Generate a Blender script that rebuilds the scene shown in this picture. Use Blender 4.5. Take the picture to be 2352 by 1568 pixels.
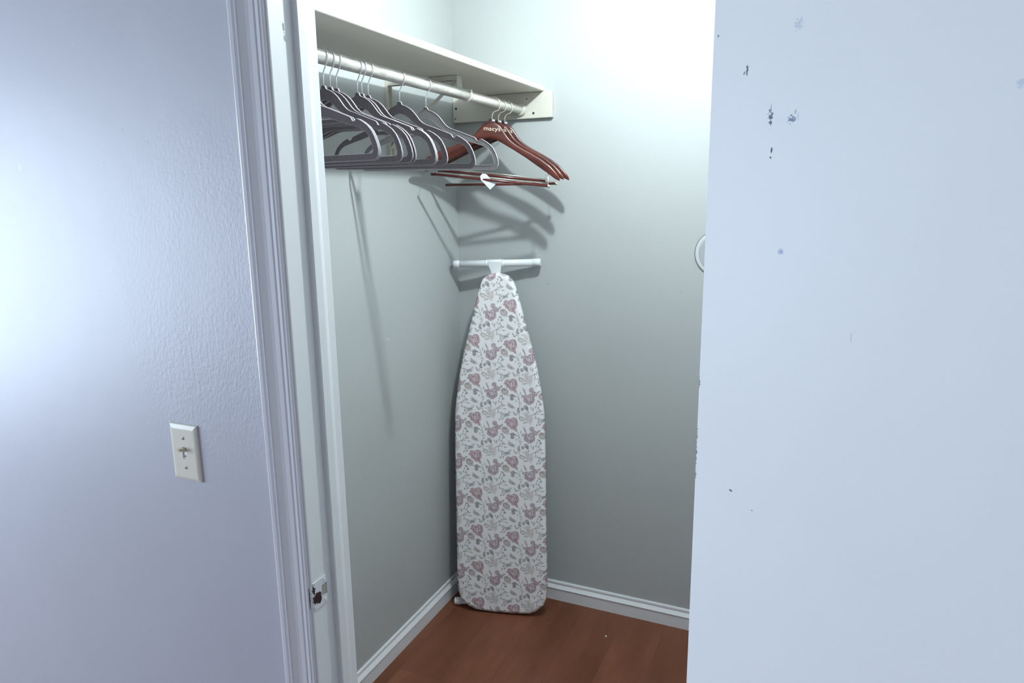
import bpy, bmesh, math, random
import numpy as np
from mathutils import Vector, Matrix

random.seed(7)
for o in list(bpy.data.objects):
    bpy.data.objects.remove(o)
SC = bpy.context.scene
COL = SC.collection
PI = math.pi

# ------------------------------------------------------------------ camera
cam_d = bpy.data.cameras.new('camera')
cam_d.sensor_width = 36.0
cam_d.lens = 36.0 * 1615.88 / 2352.0
cam_d.clip_start = 0.02
cam = bpy.data.objects.new('camera', cam_d)
COL.objects.link(cam)
cr = Vector((0.91367796, 0.40624407, -0.01258314))
cu = Vector((-0.07060085, 0.18912403, 0.97941188))
cf = Vector((-0.40026004, 0.89397867, -0.20147963))
m = Matrix((cr, cu, -cf)).transposed().to_4x4()
m.translation = Vector((1.312, -2.434, 1.6))
cam.matrix_world = m
SC.camera = cam

# ------------------------------------------------------------------ world, lights, exposure
SC.view_settings.view_transform = 'Standard'
SC.view_settings.look = 'None'
SC.view_settings.gamma = 1.0
SC.view_settings.use_curve_mapping = False
SC.view_settings.exposure = 0.0
SC.cycles.max_bounces = 10
SC.cycles.diffuse_bounces = 6

world = bpy.data.worlds.new('sky')
SC.world = world
world.use_nodes = True
bg = world.node_tree.nodes['Background']
bg.inputs[0].default_value = (0.62, 0.78, 1.0, 1)
bg.inputs[1].default_value = 1.0

def area(name, loc, direction, sx, sy, power, color):
    l = bpy.data.lights.new(name, 'AREA')
    l.shape = 'RECTANGLE'; l.size = sx; l.size_y = sy
    l.energy = power; l.color = color
    o = bpy.data.objects.new(name, l)
    o.location = loc
    o.rotation_euler = Vector(direction).to_track_quat('-Z', 'Y').to_euler()
    COL.objects.link(o)
    return o

# closet ceiling bulb (just above the frame)
bl = bpy.data.lights.new('closet_bulb', 'POINT')
bl.energy = 48.0; bl.color = (0.865, 0.98, 1.01); bl.shadow_soft_size = 0.024
bo = bpy.data.objects.new('closet_bulb', bl)
bo.location = (0.85, -0.80, 2.325); COL.objects.link(bo)
# daylight through the wide bedroom window on the left
area('window_daylight', (-2.17, -2.90, 1.36), (1, 0, 0), 1.75, 1.30, 91.0, (0.70, 0.845, 1.0))

# ------------------------------------------------------------------ materials
def new_mat(name):
    mt = bpy.data.materials.new(name); mt.use_nodes = True
    return mt, mt.node_tree, mt.node_tree.nodes['Principled BSDF']

def setb(b, **kw):
    for k, v in kw.items():
        b.inputs[k].default_value = v

def objcoord(nt):
    return nt.nodes.new('ShaderNodeTexCoord').outputs['Object']

def noise(nt, vec, scale, detail=3, rough=0.5, sc=None, rot=None):
    if sc is not None or rot is not None:
        mp = nt.nodes.new('ShaderNodeMapping')
        if sc is not None: mp.inputs['Scale'].default_value = sc
        if rot is not None: mp.inputs['Rotation'].default_value = rot
        nt.links.new(vec, mp.inputs['Vector']); vec = mp.outputs['Vector']
    n = nt.nodes.new('ShaderNodeTexNoise')
    n.inputs['Scale'].default_value = scale; n.inputs['Detail'].default_value = detail
    n.inputs['Roughness'].default_value = rough
    nt.links.new(vec, n.inputs['Vector'])
    return n.outputs['Fac']

def maprange(nt, v, a, b, c=0.0, d=1.0, smooth=False):
    n = nt.nodes.new('ShaderNodeMapRange')
    if smooth: n.interpolation_type = 'SMOOTHSTEP'
    for i, x in zip(('From Min', 'From Max', 'To Min', 'To Max'), (a, b, c, d)):
        n.inputs[i].default_value = x
    nt.links.new(v, n.inputs['Value'])
    return n.outputs['Result']

def mix(nt, fac, a, b):
    n = nt.nodes.new('ShaderNodeMix'); n.data_type = 'RGBA'
    for sock, v in ((n.inputs['Factor'], fac), (n.inputs['A'], a), (n.inputs['B'], b)):
        if isinstance(v, (int, float)): sock.default_value = v
        elif isinstance(v, tuple): sock.default_value = (*v, 1) if len(v) == 3 else v
        else: nt.links.new(v, sock)
    return n.outputs['Result']

def bump(nt, b, h, strength, dist=0.001):
    n = nt.nodes.new('ShaderNodeBump')
    n.inputs['Strength'].default_value = strength; n.inputs['Distance'].default_value = dist
    nt.links.new(h, n.inputs['Height']); nt.links.new(n.outputs['Normal'], b.inputs['Normal'])

def math_(nt, op, a, b=None):
    n = nt.nodes.new('ShaderNodeMath'); n.operation = op
    for i, v in enumerate((a, b)):
        if v is None: continue
        if isinstance(v, (int, float)): n.inputs[i].default_value = v
        else: nt.links.new(v, n.inputs[i])
    return n.outputs[0]

def spot_mask(nt, vec, center, radii, soft=0.5, jag=0.0, jscale=300.0):
    """1 inside an ellipsoidal mark fixed to the surface"""
    s = nt.nodes.new('ShaderNodeVectorMath'); s.operation = 'SUBTRACT'
    nt.links.new(vec, s.inputs[0]); s.inputs[1].default_value = center
    q = nt.nodes.new('ShaderNodeVectorMath'); q.operation = 'MULTIPLY'
    nt.links.new(s.outputs[0], q.inputs[0]); q.inputs[1].default_value = tuple(1.0 / r for r in radii)
    l = nt.nodes.new('ShaderNodeVectorMath'); l.operation = 'LENGTH'
    nt.links.new(q.outputs[0], l.inputs[0])
    d = l.outputs['Value']
    if jag:
        d = math_(nt, 'ADD', d, maprange(nt, noise(nt, vec, jscale, 2), 0.3, 0.7, -jag, jag))
    return maprange(nt, d, 1.0, 1.0 - soft, 0.0, 1.0, True)

def paint(name, col, rough=0.45, spec=0.5, bumps=(), marks=(), mottling=0.02, coat=0.0):
    mt, nt, b = new_mat(name)
    v = objcoord(nt)
    c = mix(nt, maprange(nt, noise(nt, v, 3.0, 4), 0.3, 0.7), tuple(x * (1 - mottling) for x in col), tuple(min(1, x * (1 + mottling)) for x in col))
    for (center, radii, mc, soft, jag) in marks:
        c = mix(nt, spot_mask(nt, v, center, radii, soft, jag), c, mc)
    nt.links.new(c, b.inputs['Base Color'])
    setb(b, Roughness=rough); b.inputs['Specular IOR Level'].default_value = spec
    b.inputs['Coat Weight'].default_value = coat
    b.inputs['Coat Roughness'].default_value = 0.25
    h = None
    for bp in bumps:
        scale, sc, amp = bp[:3]
        n = noise(nt, v, scale, 3, 0.55, sc)
        n = math_(nt, 'MULTIPLY', n, amp)
        if len(bp) > 3 and bp[3]:       # brush marks come and go over the wall
            sp_ = nt.nodes.new('ShaderNodeSeparateXYZ'); nt.links.new(v, sp_.inputs[0])
            n = math_(nt, 'MULTIPLY', n, maprange(nt, noise(nt, v, 2.6, 2), 0.36, 0.58, 0.45, 1.0))
            n = math_(nt, 'MULTIPLY', n, maprange(nt, sp_.outputs[0], 0.00, 0.24, 0.10, 1.0, True))
            n = math_(nt, 'MULTIPLY', n, maprange(nt, sp_.outputs[2], 1.55, 1.80, 1.0, 0.15, True))
            n = math_(nt, 'MULTIPLY', n, maprange(nt, sp_.outputs[2], 1.00, 1.20, 0.15, 1.0, True))
        h = n if h is None else math_(nt, 'ADD', h, n)
    if h is not None:
        bump(nt, b, h, 1.0, 0.001)
    return mt

WHITE = (0.80, 0.81, 0.81)
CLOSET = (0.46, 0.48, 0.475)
DARK = (0.13, 0.14, 0.18)
M = {}
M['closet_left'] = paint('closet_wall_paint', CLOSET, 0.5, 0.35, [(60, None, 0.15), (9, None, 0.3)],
    [((0, -0.445, 1.352), (0.02, 0.012, 0.0012), (0.42, 0.45, 0.46), 0.6, 0.3), ((0, -0.509, 1.141), (0.02, 0.010, 0.007), (0.58, 0.60, 0.61), 0.9, 0.0)])
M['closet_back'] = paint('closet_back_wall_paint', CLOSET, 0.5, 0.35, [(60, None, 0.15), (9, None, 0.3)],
    [((0.793, 0, 1.2706), (0.011, 0.02, 0.0014), (0.42, 0.44, 0.44), 0.6, 0.2), ((0.863, 0, 1.2706), (0.008, 0.02, 0.0016), (0.30, 0.32, 0.32), 0.6, 0.2),
     ((0.371, 0, 1.282), (0.0026, 0.02, 0.0026), (0.16, 0.17, 0.17), 0.5, 0.3), ((0.367, 0, 1.285), (0.002, 0.02, 0.002), (0.45, 0.46, 0.46), 0.5, 0.3)])
dotc = (0.20, 0.24, 0.32)
M['front_wall'] = paint('glossy_front_wall_paint', (0.42, 0.415, 0.465), 0.46, 0.74,
    [(150, (1, 1, 0.6), 0.75, 1), (420, (1, 1, 0.6), 0.32, 1), (30, (1, 1, 0.35), 0.40, 1), (2.2, None, 3.0, 0)],
    [((0.0158, -1.5, 1.8864), (0.004, 0.02, 0.004), (0.42, 0.50, 0.60), 0.8, 0.2), ((0.12, -1.5, 1.7302), (0.0016, 0.02, 0.0016), dotc, 0.5, 0),
     ((0.181, -1.5, 1.7047), (0.0016, 0.02, 0.0016), dotc, 0.5, 0), ((0.0577, -1.5, 1.6734), (0.0018, 0.02, 0.0012), dotc, 0.5, 0),
     ((0.1134, -1.5, 1.5759), (0.0012, 0.02, 0.0018), dotc, 0.5, 0), ((0.0008, -1.5, 1.4273), (0.0014, 0.02, 0.0014), dotc, 0.5, 0),
     ((-0.1419, -1.5, 1.4096), (0.0014, 0.02, 0.0014), dotc, 0.5, 0), ((-0.2051, -1.5, 1.2395), (0.0014, 0.02, 0.0014), dotc, 0.5, 0),
     ((-0.1924, -1.5, 1.67), (0.006, 0.02, 0.010), (0.50, 0.495, 0.54), 0.9, 0)])
M['trim'] = paint('white_trim_paint', (0.70, 0.70, 0.73), 0.27, 0.6, [(120, (1, 1, 0.05), 0.12)], mottling=0.012)
M['jamb'] = paint('white_jamb_paint', (0.72, 0.73, 0.74), 0.4, 0.5, [(150, (1, 1, 0.04), 0.12)],
    [((0.478, -1.466, 1.875), (0.02, 0.0028, 0.010), (0.20, 0.24, 0.26), 0.4, 0.5), ((0.478, -1.464, 1.858), (0.02, 0.004, 0.006), (0.28, 0.32, 0.34), 0.4, 0.6)])
M['base'] = paint('white_baseboard_paint', (0.78, 0.79, 0.80), 0.32, 0.5, [(80, None, 0.08)])
cd = (0.22, 0.26, 0.36)
M['door'] = paint('blue_white_door_paint', (0.80, 0.81, 0.82), 0.5, 0.4, [(70, None, 0.06), (4, None, 0.8)],
    [((0.0519, 0, 1.7218), (0.0017, 0.02, 0.0058), (0.10, 0.11, 0.14), 0.4, 0.5),
     ((0.0481, 0, 1.7188), (0.0015, 0.02, 0.0030), cd, 0.5, 0.5),
     ((0.0870, 0, 1.6676), (0.0032, 0.02, 0.0072), (0.12, 0.14, 0.20), 0.4, 0.9),
     ((0.0870, 0, 1.6766), (0.0008, 0.02, 0.0060), cd, 0.5, 0.3),
     ((0.1138, 0, 1.6640), (0.0052, 0.02, 0.0040), (0.20, 0.24, 0.36), 0.5, 0.8),
     ((0.1183, 0, 1.6700), (0.0017, 0.02, 0.0034), (0.40, 0.44, 0.54), 0.6, 0.3),
     ((0.1218, 0, 1.6655), (0.0017, 0.02, 0.0060), (0.62, 0.66, 0.74), 0.8, 0.2),
     ((0.1154, 0, 1.7560), (0.0057, 0.02, 0.0065), (0.60, 0.64, 0.70), 0.7, 0.7),
     ((0.0908, 0, 1.6335), (0.0014, 0.02, 0.0040), (0.06, 0.07, 0.10), 0.4, 0.3),
     ((0.0902, 0, 1.6258), (0.0017, 0.02, 0.0015), (0.08, 0.09, 0.13), 0.4, 0.4),
     ((0.1109, 0, 1.5262), (0.0052, 0.02, 0.0048), (0.40, 0.43, 0.62), 0.8, 0.2),
     ((0.0075, 0, 1.7645), (0.0013, 0.02, 0.0018), (0.18, 0.2, 0.24), 0.5, 0.2),
     ((0.0599, 0, 1.2303), (0.0030, 0.02, 0.0018), (0.14, 0.16, 0.22), 0.5, 0.3),
     ((0.0936, 0, 1.2171), (0.0010, 0.02, 0.0014), cd, 0.5, 0.2),
     ((0.2015, 0, 1.4456), (0.0009, 0.02, 0.0070), (0.55, 0.6, 0.7), 0.7, 0.2),
     ((0.3261, 0, 1.6708), (0.0040, 0.02, 0.0050), (0.6, 0.66, 0.74), 0.7, 0.5),
     ((0.0008, 0, 1.3533), (0.0016, 0.02, 0.0075), (0.16, 0.2, 0.2), 0.3, 0.7),
     ((0.0008, 0, 1.2835), (0.0016, 0.02, 0.0090), (0.2, 0.23, 0.25), 0.3, 0.8),
     ((0.0008, 0, 1.2627), (0.0014, 0.02, 0.0130), (0.2, 0.23, 0.25), 0.3, 0.9),
     ((0.0008, 0, 1.2307), (0.0014, 0.02, 0.0045), (0.2, 0.23, 0.25), 0.3, 0.6)])
M['room'] = paint('room_wall_paint', (0.72, 0.73, 0.75), 0.5, 0.4)
M['ceiling'] = paint('ceiling_paint', (0.48, 0.49, 0.49), 0.8, 0.2)
M['shelf'] = paint('cream_shelf_paint', (0.78, 0.75, 0.65), 0.45, 0.4, [(40, (1, 0.2, 1), 0.12)],
    [((0.365, -0.85, 1.975), (0.02, 0.006, 0.0016), (0.35, 0.34, 0.3), 0.5, 0.9), ((0.365, -0.80, 1.974), (0.02, 0.004, 0.0012), (0.35, 0.34, 0.3), 0.5, 0.9),
     ((0.365, -1.20, 1.976), (0.02, 0.002, 0.0012), (0.35, 0.34, 0.3), 0.5, 0.5), ((0.365, -0.62, 1.976), (0.02, 0.002, 0.001), (0.45, 0.44, 0.4), 0.5, 0.5)])
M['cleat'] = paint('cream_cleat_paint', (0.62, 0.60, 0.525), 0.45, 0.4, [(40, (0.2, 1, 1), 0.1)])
M['bracket'] = paint('cream_metal_paint', (0.60, 0.58, 0.50), 0.4, 0.5)
def rod_mat():
    mt, nt, b = new_mat('worn_silver_rod')
    v = objcoord(nt)
    f = maprange(nt, noise(nt, v, 34, 5, 0.65, (1, 0.22, 1)), 0.40, 0.60)
    c = mix(nt, f, (0.55, 0.52, 0.465), (0.92, 0.905, 0.86))
    f2 = maprange(nt, noise(nt, v, 70, 4, 0.65, (1, 0.12, 1)), 0.62, 0.78)
    c = mix(nt, f2, c, (0.34, 0.32, 0.29))
    nt.links.new(c, b.inputs['Base Color'])
    setb(b, Metallic=0.4, Roughness=0.3)
    return mt
M['rod'] = rod_mat()
M['rod2'] = paint('cream_rod_paint', (0.75, 0.73, 0.66), 0.3, 0.6, [(60, (1, 0.1, 1), 0.06)])
def plain(name, col, rough=0.5, metal=0.0, spec=0.5, var=0.0, scale=40, sheen=0.0):
    mt, nt, b = new_mat(name)
    v = objcoord(nt)
    k = max(var, 0.015)
    c = mix(nt, maprange(nt, noise(nt, v, scale, 3), 0.3, 0.7), tuple(x * (1 - k) for x in col), tuple(min(1, x * (1 + k)) for x in col))
    nt.links.new(c, b.inputs['Base Color'])
    setb(b, Roughness=rough, Metallic=metal)
    b.inputs['Specular IOR Level'].default_value = spec
    if sheen:
        b.inputs['Sheen Weight'].default_value = sheen
        b.inputs['Sheen Roughness'].default_value = 0.35
    return mt
M['velvet'] = plain('grey_velvet', (0.165, 0.148, 0.156), 0.8, 0, 0.2, 0.06, 120, 0.25)
M['velvet_lit'] = plain('lamp_lit_grey_velvet', (0.21, 0.203, 0.205), 0.8, 0, 0.2, 0.06, 120, 0.25)  # lit copy of the velvet: lamp light painted in as a paler grey
M['velvet_rim_lit'] = plain('edge_lit_velvet_rim', (0.36, 0.335, 0.35), 0.7, 0, 0.3, 0.05, 120, 0.3)  # lighter than the frame, painting the light that edges catch
M['chrome'] = plain('chrome_wire', (0.80, 0.81, 0.82), 0.3, 0.65)
M['brass'] = plain('pale_gold_wire', (0.82, 0.76, 0.63), 0.26, 0.75)
def wood_mat(name, c1, c2):
    mt, nt, b = new_mat(name)
    v = objcoord(nt)
    f = maprange(nt, noise(nt, v, 40, 5, 0.6, (0.12, 1, 1)), 0.32, 0.68)
    nt.links.new(mix(nt, f, c1, c2), b.inputs['Base Color'])
    setb(b, Roughness=0.3)
    b.inputs['Coat Weight'].default_value = 0.35; b.inputs['Coat Roughness'].default_value = 0.15
    return mt
M['walnut'] = wood_mat('red_brown_hanger_wood', (0.048, 0.010, 0.007), (0.112, 0.0235, 0.0125))
M['bar_wood'] = wood_mat('dark_red_bar_wood', (0.070, 0.010, 0.009), (0.120, 0.019, 0.014))
M['black'] = plain('black_plastic', (0.02, 0.018, 0.018), 0.4)
M['gold_print'] = plain('cream_print', (0.86, 0.80, 0.62), 0.4)
M['white_plastic'] = plain('white_plastic', (0.80, 0.83, 0.84), 0.35)
M['white_metal'] = plain('white_enamel_tube', (0.79, 0.82, 0.83), 0.3)
M['end_shadow'] = plain('bar_end_shadow', (0.12, 0.14, 0.17), 0.45)
M['ivory'] = plain('ivory_plastic', (0.70, 0.66, 0.565), 0.22, 0, 0.6)
M['ivory_dark'] = plain('ivory_toggle', (0.60, 0.53, 0.38), 0.25, 0, 0.6)
M['screw'] = plain('painted_screw', (0.52, 0.50, 0.46), 0.3, 0.4)
M['hole'] = plain('dark_hole', (0.02, 0.018, 0.017), 0.8)
M['strike'] = paint('chipped_strike_plate', (0.66, 0.67, 0.69), 0.4, 0.5, [],
    [((0.4805, -1.4880, 0.8640), (0.02, 0.0125, 0.0120), (0.030, 0.014, 0.016), 0.12, 0.22), ((0.4805, -1.4965, 0.8830), (0.02, 0.0040, 0.0095), (0.035, 0.018, 0.02), 0.2, 0.4),
     ((0.4805, -1.4815, 0.8580), (0.02, 0.0060, 0.0085), (0.030, 0.014, 0.016), 0.12, 0.25), ((0.4745, -1.5043, 0.869), (0.02, 0.0010, 0.030), (0.05, 0.045, 0.055), 0.2, 0.3)])  # last mark paints the shaded gap between lip and casing
M['disc_rim'] = plain('dark_grey_rim', (0.16, 0.19, 0.20), 0.4)
M['disc'] = paint('white_disc_plastic', (0.58, 0.60, 0.61), 0.45, 0.4)
M['disc_core'] = paint('smudged_grey_disc', (0.40, 0.42, 0.44), 0.6, 0.3, [(300, None, 0.3)], mottling=0.14)
def tag_mat():
    mt, nt, b = new_mat('white_tag_print')
    v = objcoord(nt)
    w = nt.nodes.new('ShaderNodeTexWave'); w.inputs['Scale'].default_value = 60.0; w.bands_direction = 'X'
    nt.links.new(v, w.inputs['Vector'])
    f = maprange(nt, w.outputs['Fac'], 0.72, 0.82, 0, 0.6)
    nt.links.new(mix(nt, f, (0.80, 0.84, 0.84), (0.36, 0.42, 0.44)), b.inputs['Base Color'])
    setb(b, Roughness=0.6)
    return mt
M['tag'] = tag_mat()
def plank_mat():
    mt, nt, b = new_mat('reddish_brown_plank')
    tc = nt.nodes.new('ShaderNodeTexCoord')
    inf = nt.nodes.new('ShaderNodeObjectInfo')
    ad = nt.nodes.new('ShaderNodeVectorMath'); ad.operation = 'ADD'
    cb = nt.nodes.new('ShaderNodeCombineXYZ')
    nt.links.new(math_(nt, 'MULTIPLY', inf.outputs['Random'], 37.0), cb.inputs[1])
    nt.links.new(math_(nt, 'MULTIPLY', inf.outputs['Random'], 11.0), cb.inputs[0])
    nt.links.new(tc.outputs['Object'], ad.inputs[0]); nt.links.new(cb.outputs[0], ad.inputs[1])
    v = ad.outputs[0]
    big = maprange(nt, noise(nt, v, 6.0, 4, 0.55, (1.0, 0.28, 1)), 0.35, 0.68)
    fine = maprange(nt, noise(nt, v, 60.0, 4, 0.6, (1, 0.07, 1)), 0.30, 0.72)
    c = mix(nt, big, (0.128, 0.045, 0.023), (0.232, 0.089, 0.052))
    c = mix(nt, math_(nt, 'MULTIPLY', fine, 0.4), c, (0.16, 0.055, 0.029))
    st = maprange(nt, noise(nt, v, 5.0, 3, 0.5, (2.4, 0.55, 1)), 0.66, 0.80)
    c = mix(nt, math_(nt, 'MULTIPLY', st, 0.8), c, (0.095, 0.032, 0.014))
    hv = nt.nodes.new('ShaderNodeHueSaturation')
    nt.links.new(maprange(nt, inf.outputs['Random'], 0, 1, 0.96, 1.04), hv.inputs['Value'])
    nt.links.new(c, hv.inputs['Color'])
    nt.links.new(hv.outputs[0], b.inputs['Base Color'])
    setb(b, Roughness=0.42)
    b.inputs['Specular IOR Level'].default_value = 0.22
    return mt
M['plank'] = plank_mat()
M['subfloor'] = plain('dark_subfloor', (0.08, 0.04, 0.03), 0.8)
M['paint_flake'] = plain('white_paint_flake', (0.80, 0.78, 0.74), 0.5)

# ------------------------------------------------------------------ helpers
def mesh_obj(name, verts, faces, mat, parent=None, smooth=False, loc=None):
    me = bpy.data.meshes.new(name)
    me.from_pydata([tuple(v) for v in verts], [], [tuple(f) for f in faces])
    me.materials.append(mat)
    if smooth:
        me.polygons.foreach_set('use_smooth', [True] * len(me.polygons))
    me.update()
    o = bpy.data.objects.new(name, me)
    COL.objects.link(o)
    if parent is not None: o.parent = parent
    if loc is not None: o.location = loc
    return o

def fix_normals(o):
    bm = bmesh.new(); bm.from_mesh(o.data)
    bmesh.ops.recalc_face_normals(bm, faces=bm.faces)
    bm.to_mesh(o.data); bm.free()
    return o

def bm_obj(name, bm, mat, parent=None, smooth=False, loc=None):
    bmesh.ops.recalc_face_normals(bm, faces=bm.faces)
    me = bpy.data.meshes.new(name); bm.to_mesh(me); bm.free()
    me.materials.append(mat)
    if smooth:
        me.polygons.foreach_set('use_smooth', [True] * len(me.polygons))
    o = bpy.data.objects.new(name, me); COL.objects.link(o)
    if parent is not None: o.parent = parent
    if loc is not None: o.location = loc
    return o

def box_bm(bm, lo, hi, bev=0.0, seg=2):
    r = bmesh.ops.create_cube(bm, size=1.0)
    vs = r['verts']
    for v in vs:
        for i in range(3):
            v.co[i] = lo[i] if v.co[i] < 0 else hi[i]
    if bev > 0:
        es = list({e for v in vs for e in v.link_edges})
        bmesh.ops.bevel(bm, geom=es, offset=bev, segments=seg, affect='EDGES', profile=0.5)

def box(name, lo, hi, mat, parent=None, bev=0.0, seg=2, smooth=False):
    bm = bmesh.new(); box_bm(bm, lo, hi, bev, seg)
    return bm_obj(name, bm, mat, parent, smooth)

def tube_data(pts, rad, n=8, cap=True):
    P = [Vector(p) for p in pts]
    rads = rad if isinstance(rad, (list, tuple)) else [rad] * len(P)
    verts, faces = [], []
    t0 = (P[1] - P[0]).normalized()
    up = Vector((0, 0, 1)) if abs(t0.z) < 0.9 else Vector((0, 1, 0))
    nrm = (up - t0 * up.dot(t0)).normalized()
    for i, p in enumerate(P):
        if i == 0: t = (P[1] - P[0])
        elif i == len(P) - 1: t = P[-1] - P[-2]
        else: t = (P[i + 1] - P[i]).normalized() + (P[i] - P[i - 1]).normalized()
        t.normalize()
        nrm = (nrm - t * nrm.dot(t)).normalized()
        bn = t.cross(nrm)
        for k in range(n):
            a = 2 * PI * k / n
            verts.append(p + (nrm * math.cos(a) + bn * math.sin(a)) * rads[i])
    for i in range(len(P) - 1):
        for k in range(n):
            k2 = (k + 1) % n
            faces.append((i * n + k, i * n + k2, (i + 1) * n + k2, (i + 1) * n + k))
    if cap:
        faces.append(tuple(range(n - 1, -1, -1)))
        faces.append(tuple((len(P) - 1) * n + k for k in range(n)))
    return verts, faces

def tube(name, pts, rad, mat, parent=None, n=8, smooth=True):
    v, f = tube_data(pts, rad, n)
    o = mesh_obj(name, v, f, mat, parent, smooth)
    try:
        me = o.data
        for p in me.polygons:
            if len(p.vertices) > 4: p.use_smooth = False
    except Exception:
        pass
    return fix_normals(o)

def lathe_y(name, prof, mat, parent=None, n=48, center=(0, 0, 0), smooth=True):
    """revolve (r, y) profile about the y axis through center"""
    verts, faces = [], []
    for (r, y) in prof:
        for k in range(n):
            a = 2 * PI * k / n
            verts.append((center[0] + r * math.cos(a), center[1] + y, center[2] + r * math.sin(a)))
    for i in range(len(prof) - 1):
        for k in range(n):
            k2 = (k + 1) % n
            faces.append((i * n + k, i * n + k2, (i + 1) * n + k2, (i + 1) * n + k))
    faces.append(tuple(range(n))); faces.append(tuple((len(prof) - 1) * n + k for k in range(n)))
    o = mesh_obj(name, verts, faces, mat, parent, smooth)
    for p in o.data.polygons:
        if len(p.vertices) > 4: p.use_smooth = False
    return fix_normals(o)

def prism(name, poly, axis, lo, hi, mat, parent=None, smooth=False):
    """extrude a 2D polygon along an axis; poly coords fill the other two axes in order"""
    verts = []
    for t in (lo, hi):
        for (a, b) in poly:
            if axis == 'z': verts.append((a, b, t))
            elif axis == 'y': verts.append((a, t, b))
            else: verts.append((t, a, b))
    n = len(poly)
    faces = [(i, (i + 1) % n, n + (i + 1) % n, n + i) for i in range(n)]
    faces.append(tuple(range(n))); faces.append(tuple(range(n, 2 * n)))
    return fix_normals(mesh_obj(name, verts, faces, mat, parent, smooth))

def empty(name, loc, rot=(0, 0, 0)):
    o = bpy.data.objects.new(name, None)
    o.empty_display_size = 0.05
    o.location = loc; o.rotation_euler = rot
    COL.objects.link(o)
    return o

def tag(o, label=None, cat=None, group=None, kind=None):
    if label: o['label'] = label
    if cat: o['category'] = cat
    if group: o['group'] = group
    if kind: o['kind'] = kind
    return o

def struct(o, label=None):
    o['kind'] = 'structure'
    if label: o['label'] = label
    return o

def flat_shape(name, loops, half, bev, mat, parent=None, plane='xz'):
    """filled 2D outline with holes, given thickness and rounded rims"""
    cu_ = bpy.data.curves.new(name, 'CURVE'); cu_.dimensions = '2D'; cu_.fill_mode = 'BOTH'
    cu_.extrude = half - bev; cu_.bevel_depth = bev; cu_.bevel_resolution = 1
    cu_.offset = -bev
    for lp in loops:
        s = cu_.splines.new('POLY'); s.points.add(len(lp) - 1)
        for p, (x, y) in zip(s.points, lp): p.co = (x, y, 0, 1)
        s.use_cyclic_u = True
    tmp = bpy.data.objects.new(name + '_tmp', cu_); COL.objects.link(tmp)
    dg = bpy.context.evaluated_depsgraph_get()
    me = bpy.data.meshes.new_from_object(tmp.evaluated_get(dg))
    bpy.data.objects.remove(tmp); bpy.data.curves.remove(cu_)
    if plane == 'xz':
        me.transform(Matrix.Rotation(PI / 2, 4, 'X'))
    me.materials.clear(); me.materials.append(mat)
    o = bpy.data.objects.new(name, me); o.name = name; COL.objects.link(o)
    if parent is not None: o.parent = parent
    return o

def smooth_pts(pts, it=2, closed=True):
    P = [tuple(p) for p in pts]
    for _ in range(it):
        Q = []
        n = len(P)
        rng = range(n) if closed else range(n - 1)
        if not closed: Q.append(P[0])
        for i in rng:
            a, b = P[i], P[(i + 1) % n]
            Q.append(tuple(a[k] * 0.75 + b[k] * 0.25 for k in range(len(a))))
            Q.append(tuple(a[k] * 0.25 + b[k] * 0.75 for k in range(len(a))))
        if not closed: Q.append(P[-1])
        P = Q
    return P

# ------------------------------------------------------------------ room shell
YC = -1.5        # face of the wall with the switch
YI = -1.386      # closet side of that wall
CEIL = 2.44
XR = 1.70        # right closet wall
JL, JR = 0.478, 1.194

floor = struct(box('floor', (-2.3, -4.5, -0.06), (2.8, 0.06, -0.006), M['subfloor']), 'reddish brown wood plank floor of the closet and room')
pw = 0.159
k0 = int(math.floor((-2.2 - 0.057) / pw))
i = 0
for kx in range(k0, 31):
    xa = 0.057 + kx * pw; xb = xa + pw
    xa_, xb_ = max(xa, -2.2), min(xb, 2.7)
    if xb_ - xa_ < 0.01: continue
    y = 0.0 + (0.37 * kx % 1.0) * 0.0
    yend = -4.4
    first = 0.62 + ((kx * 0.618) % 1.0) * 0.75
    y1 = 0.0
    ln = first
    while y1 > yend + 0.01:
        y0 = max(y1 - ln, yend)
        w, l = xb_ - xa_, y1 - y0
        e = 0.0006
        vs = [(-w/2, -l/2, -0.006), (w/2, -l/2, -0.006), (w/2, l/2, -0.006), (-w/2, l/2, -0.006),
              (-w/2, -l/2, -e), (w/2, -l/2, -e), (w/2, l/2, -e), (-w/2, l/2, -e),
              (-w/2+e, -l/2+e, 0), (w/2-e, -l/2+e, 0), (w/2-e, l/2-e, 0), (-w/2+e, l/2-e, 0)]
        fs = [(8, 9, 10, 11)]
        for a in range(4):
            b_ = (a + 1) % 4
            fs.append((a, b_, 4 + b_, 4 + a)); fs.append((4 + a, 4 + b_, 8 + b_, 8 + a))
        mesh_obj('plank', vs, fs, M['plank'], floor, loc=((xa_ + xb_) / 2, (y0 + y1) / 2, 0))
        y1 = y0; ln = 1.22

struct(box('ceiling', (-2.3, -4.5, CEIL), (2.8, 0.06, CEIL + 0.06), M['ceiling']), 'plain white ceiling above the closet and room')
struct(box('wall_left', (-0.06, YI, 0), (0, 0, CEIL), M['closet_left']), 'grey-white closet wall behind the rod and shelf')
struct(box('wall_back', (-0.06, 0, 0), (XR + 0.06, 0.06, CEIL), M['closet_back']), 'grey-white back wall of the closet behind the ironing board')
struct(box('wall_right', (XR, YI, 0), (XR + 0.06, 0, CEIL), M['closet_left']), 'right side wall of the closet hidden behind the door')
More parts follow.
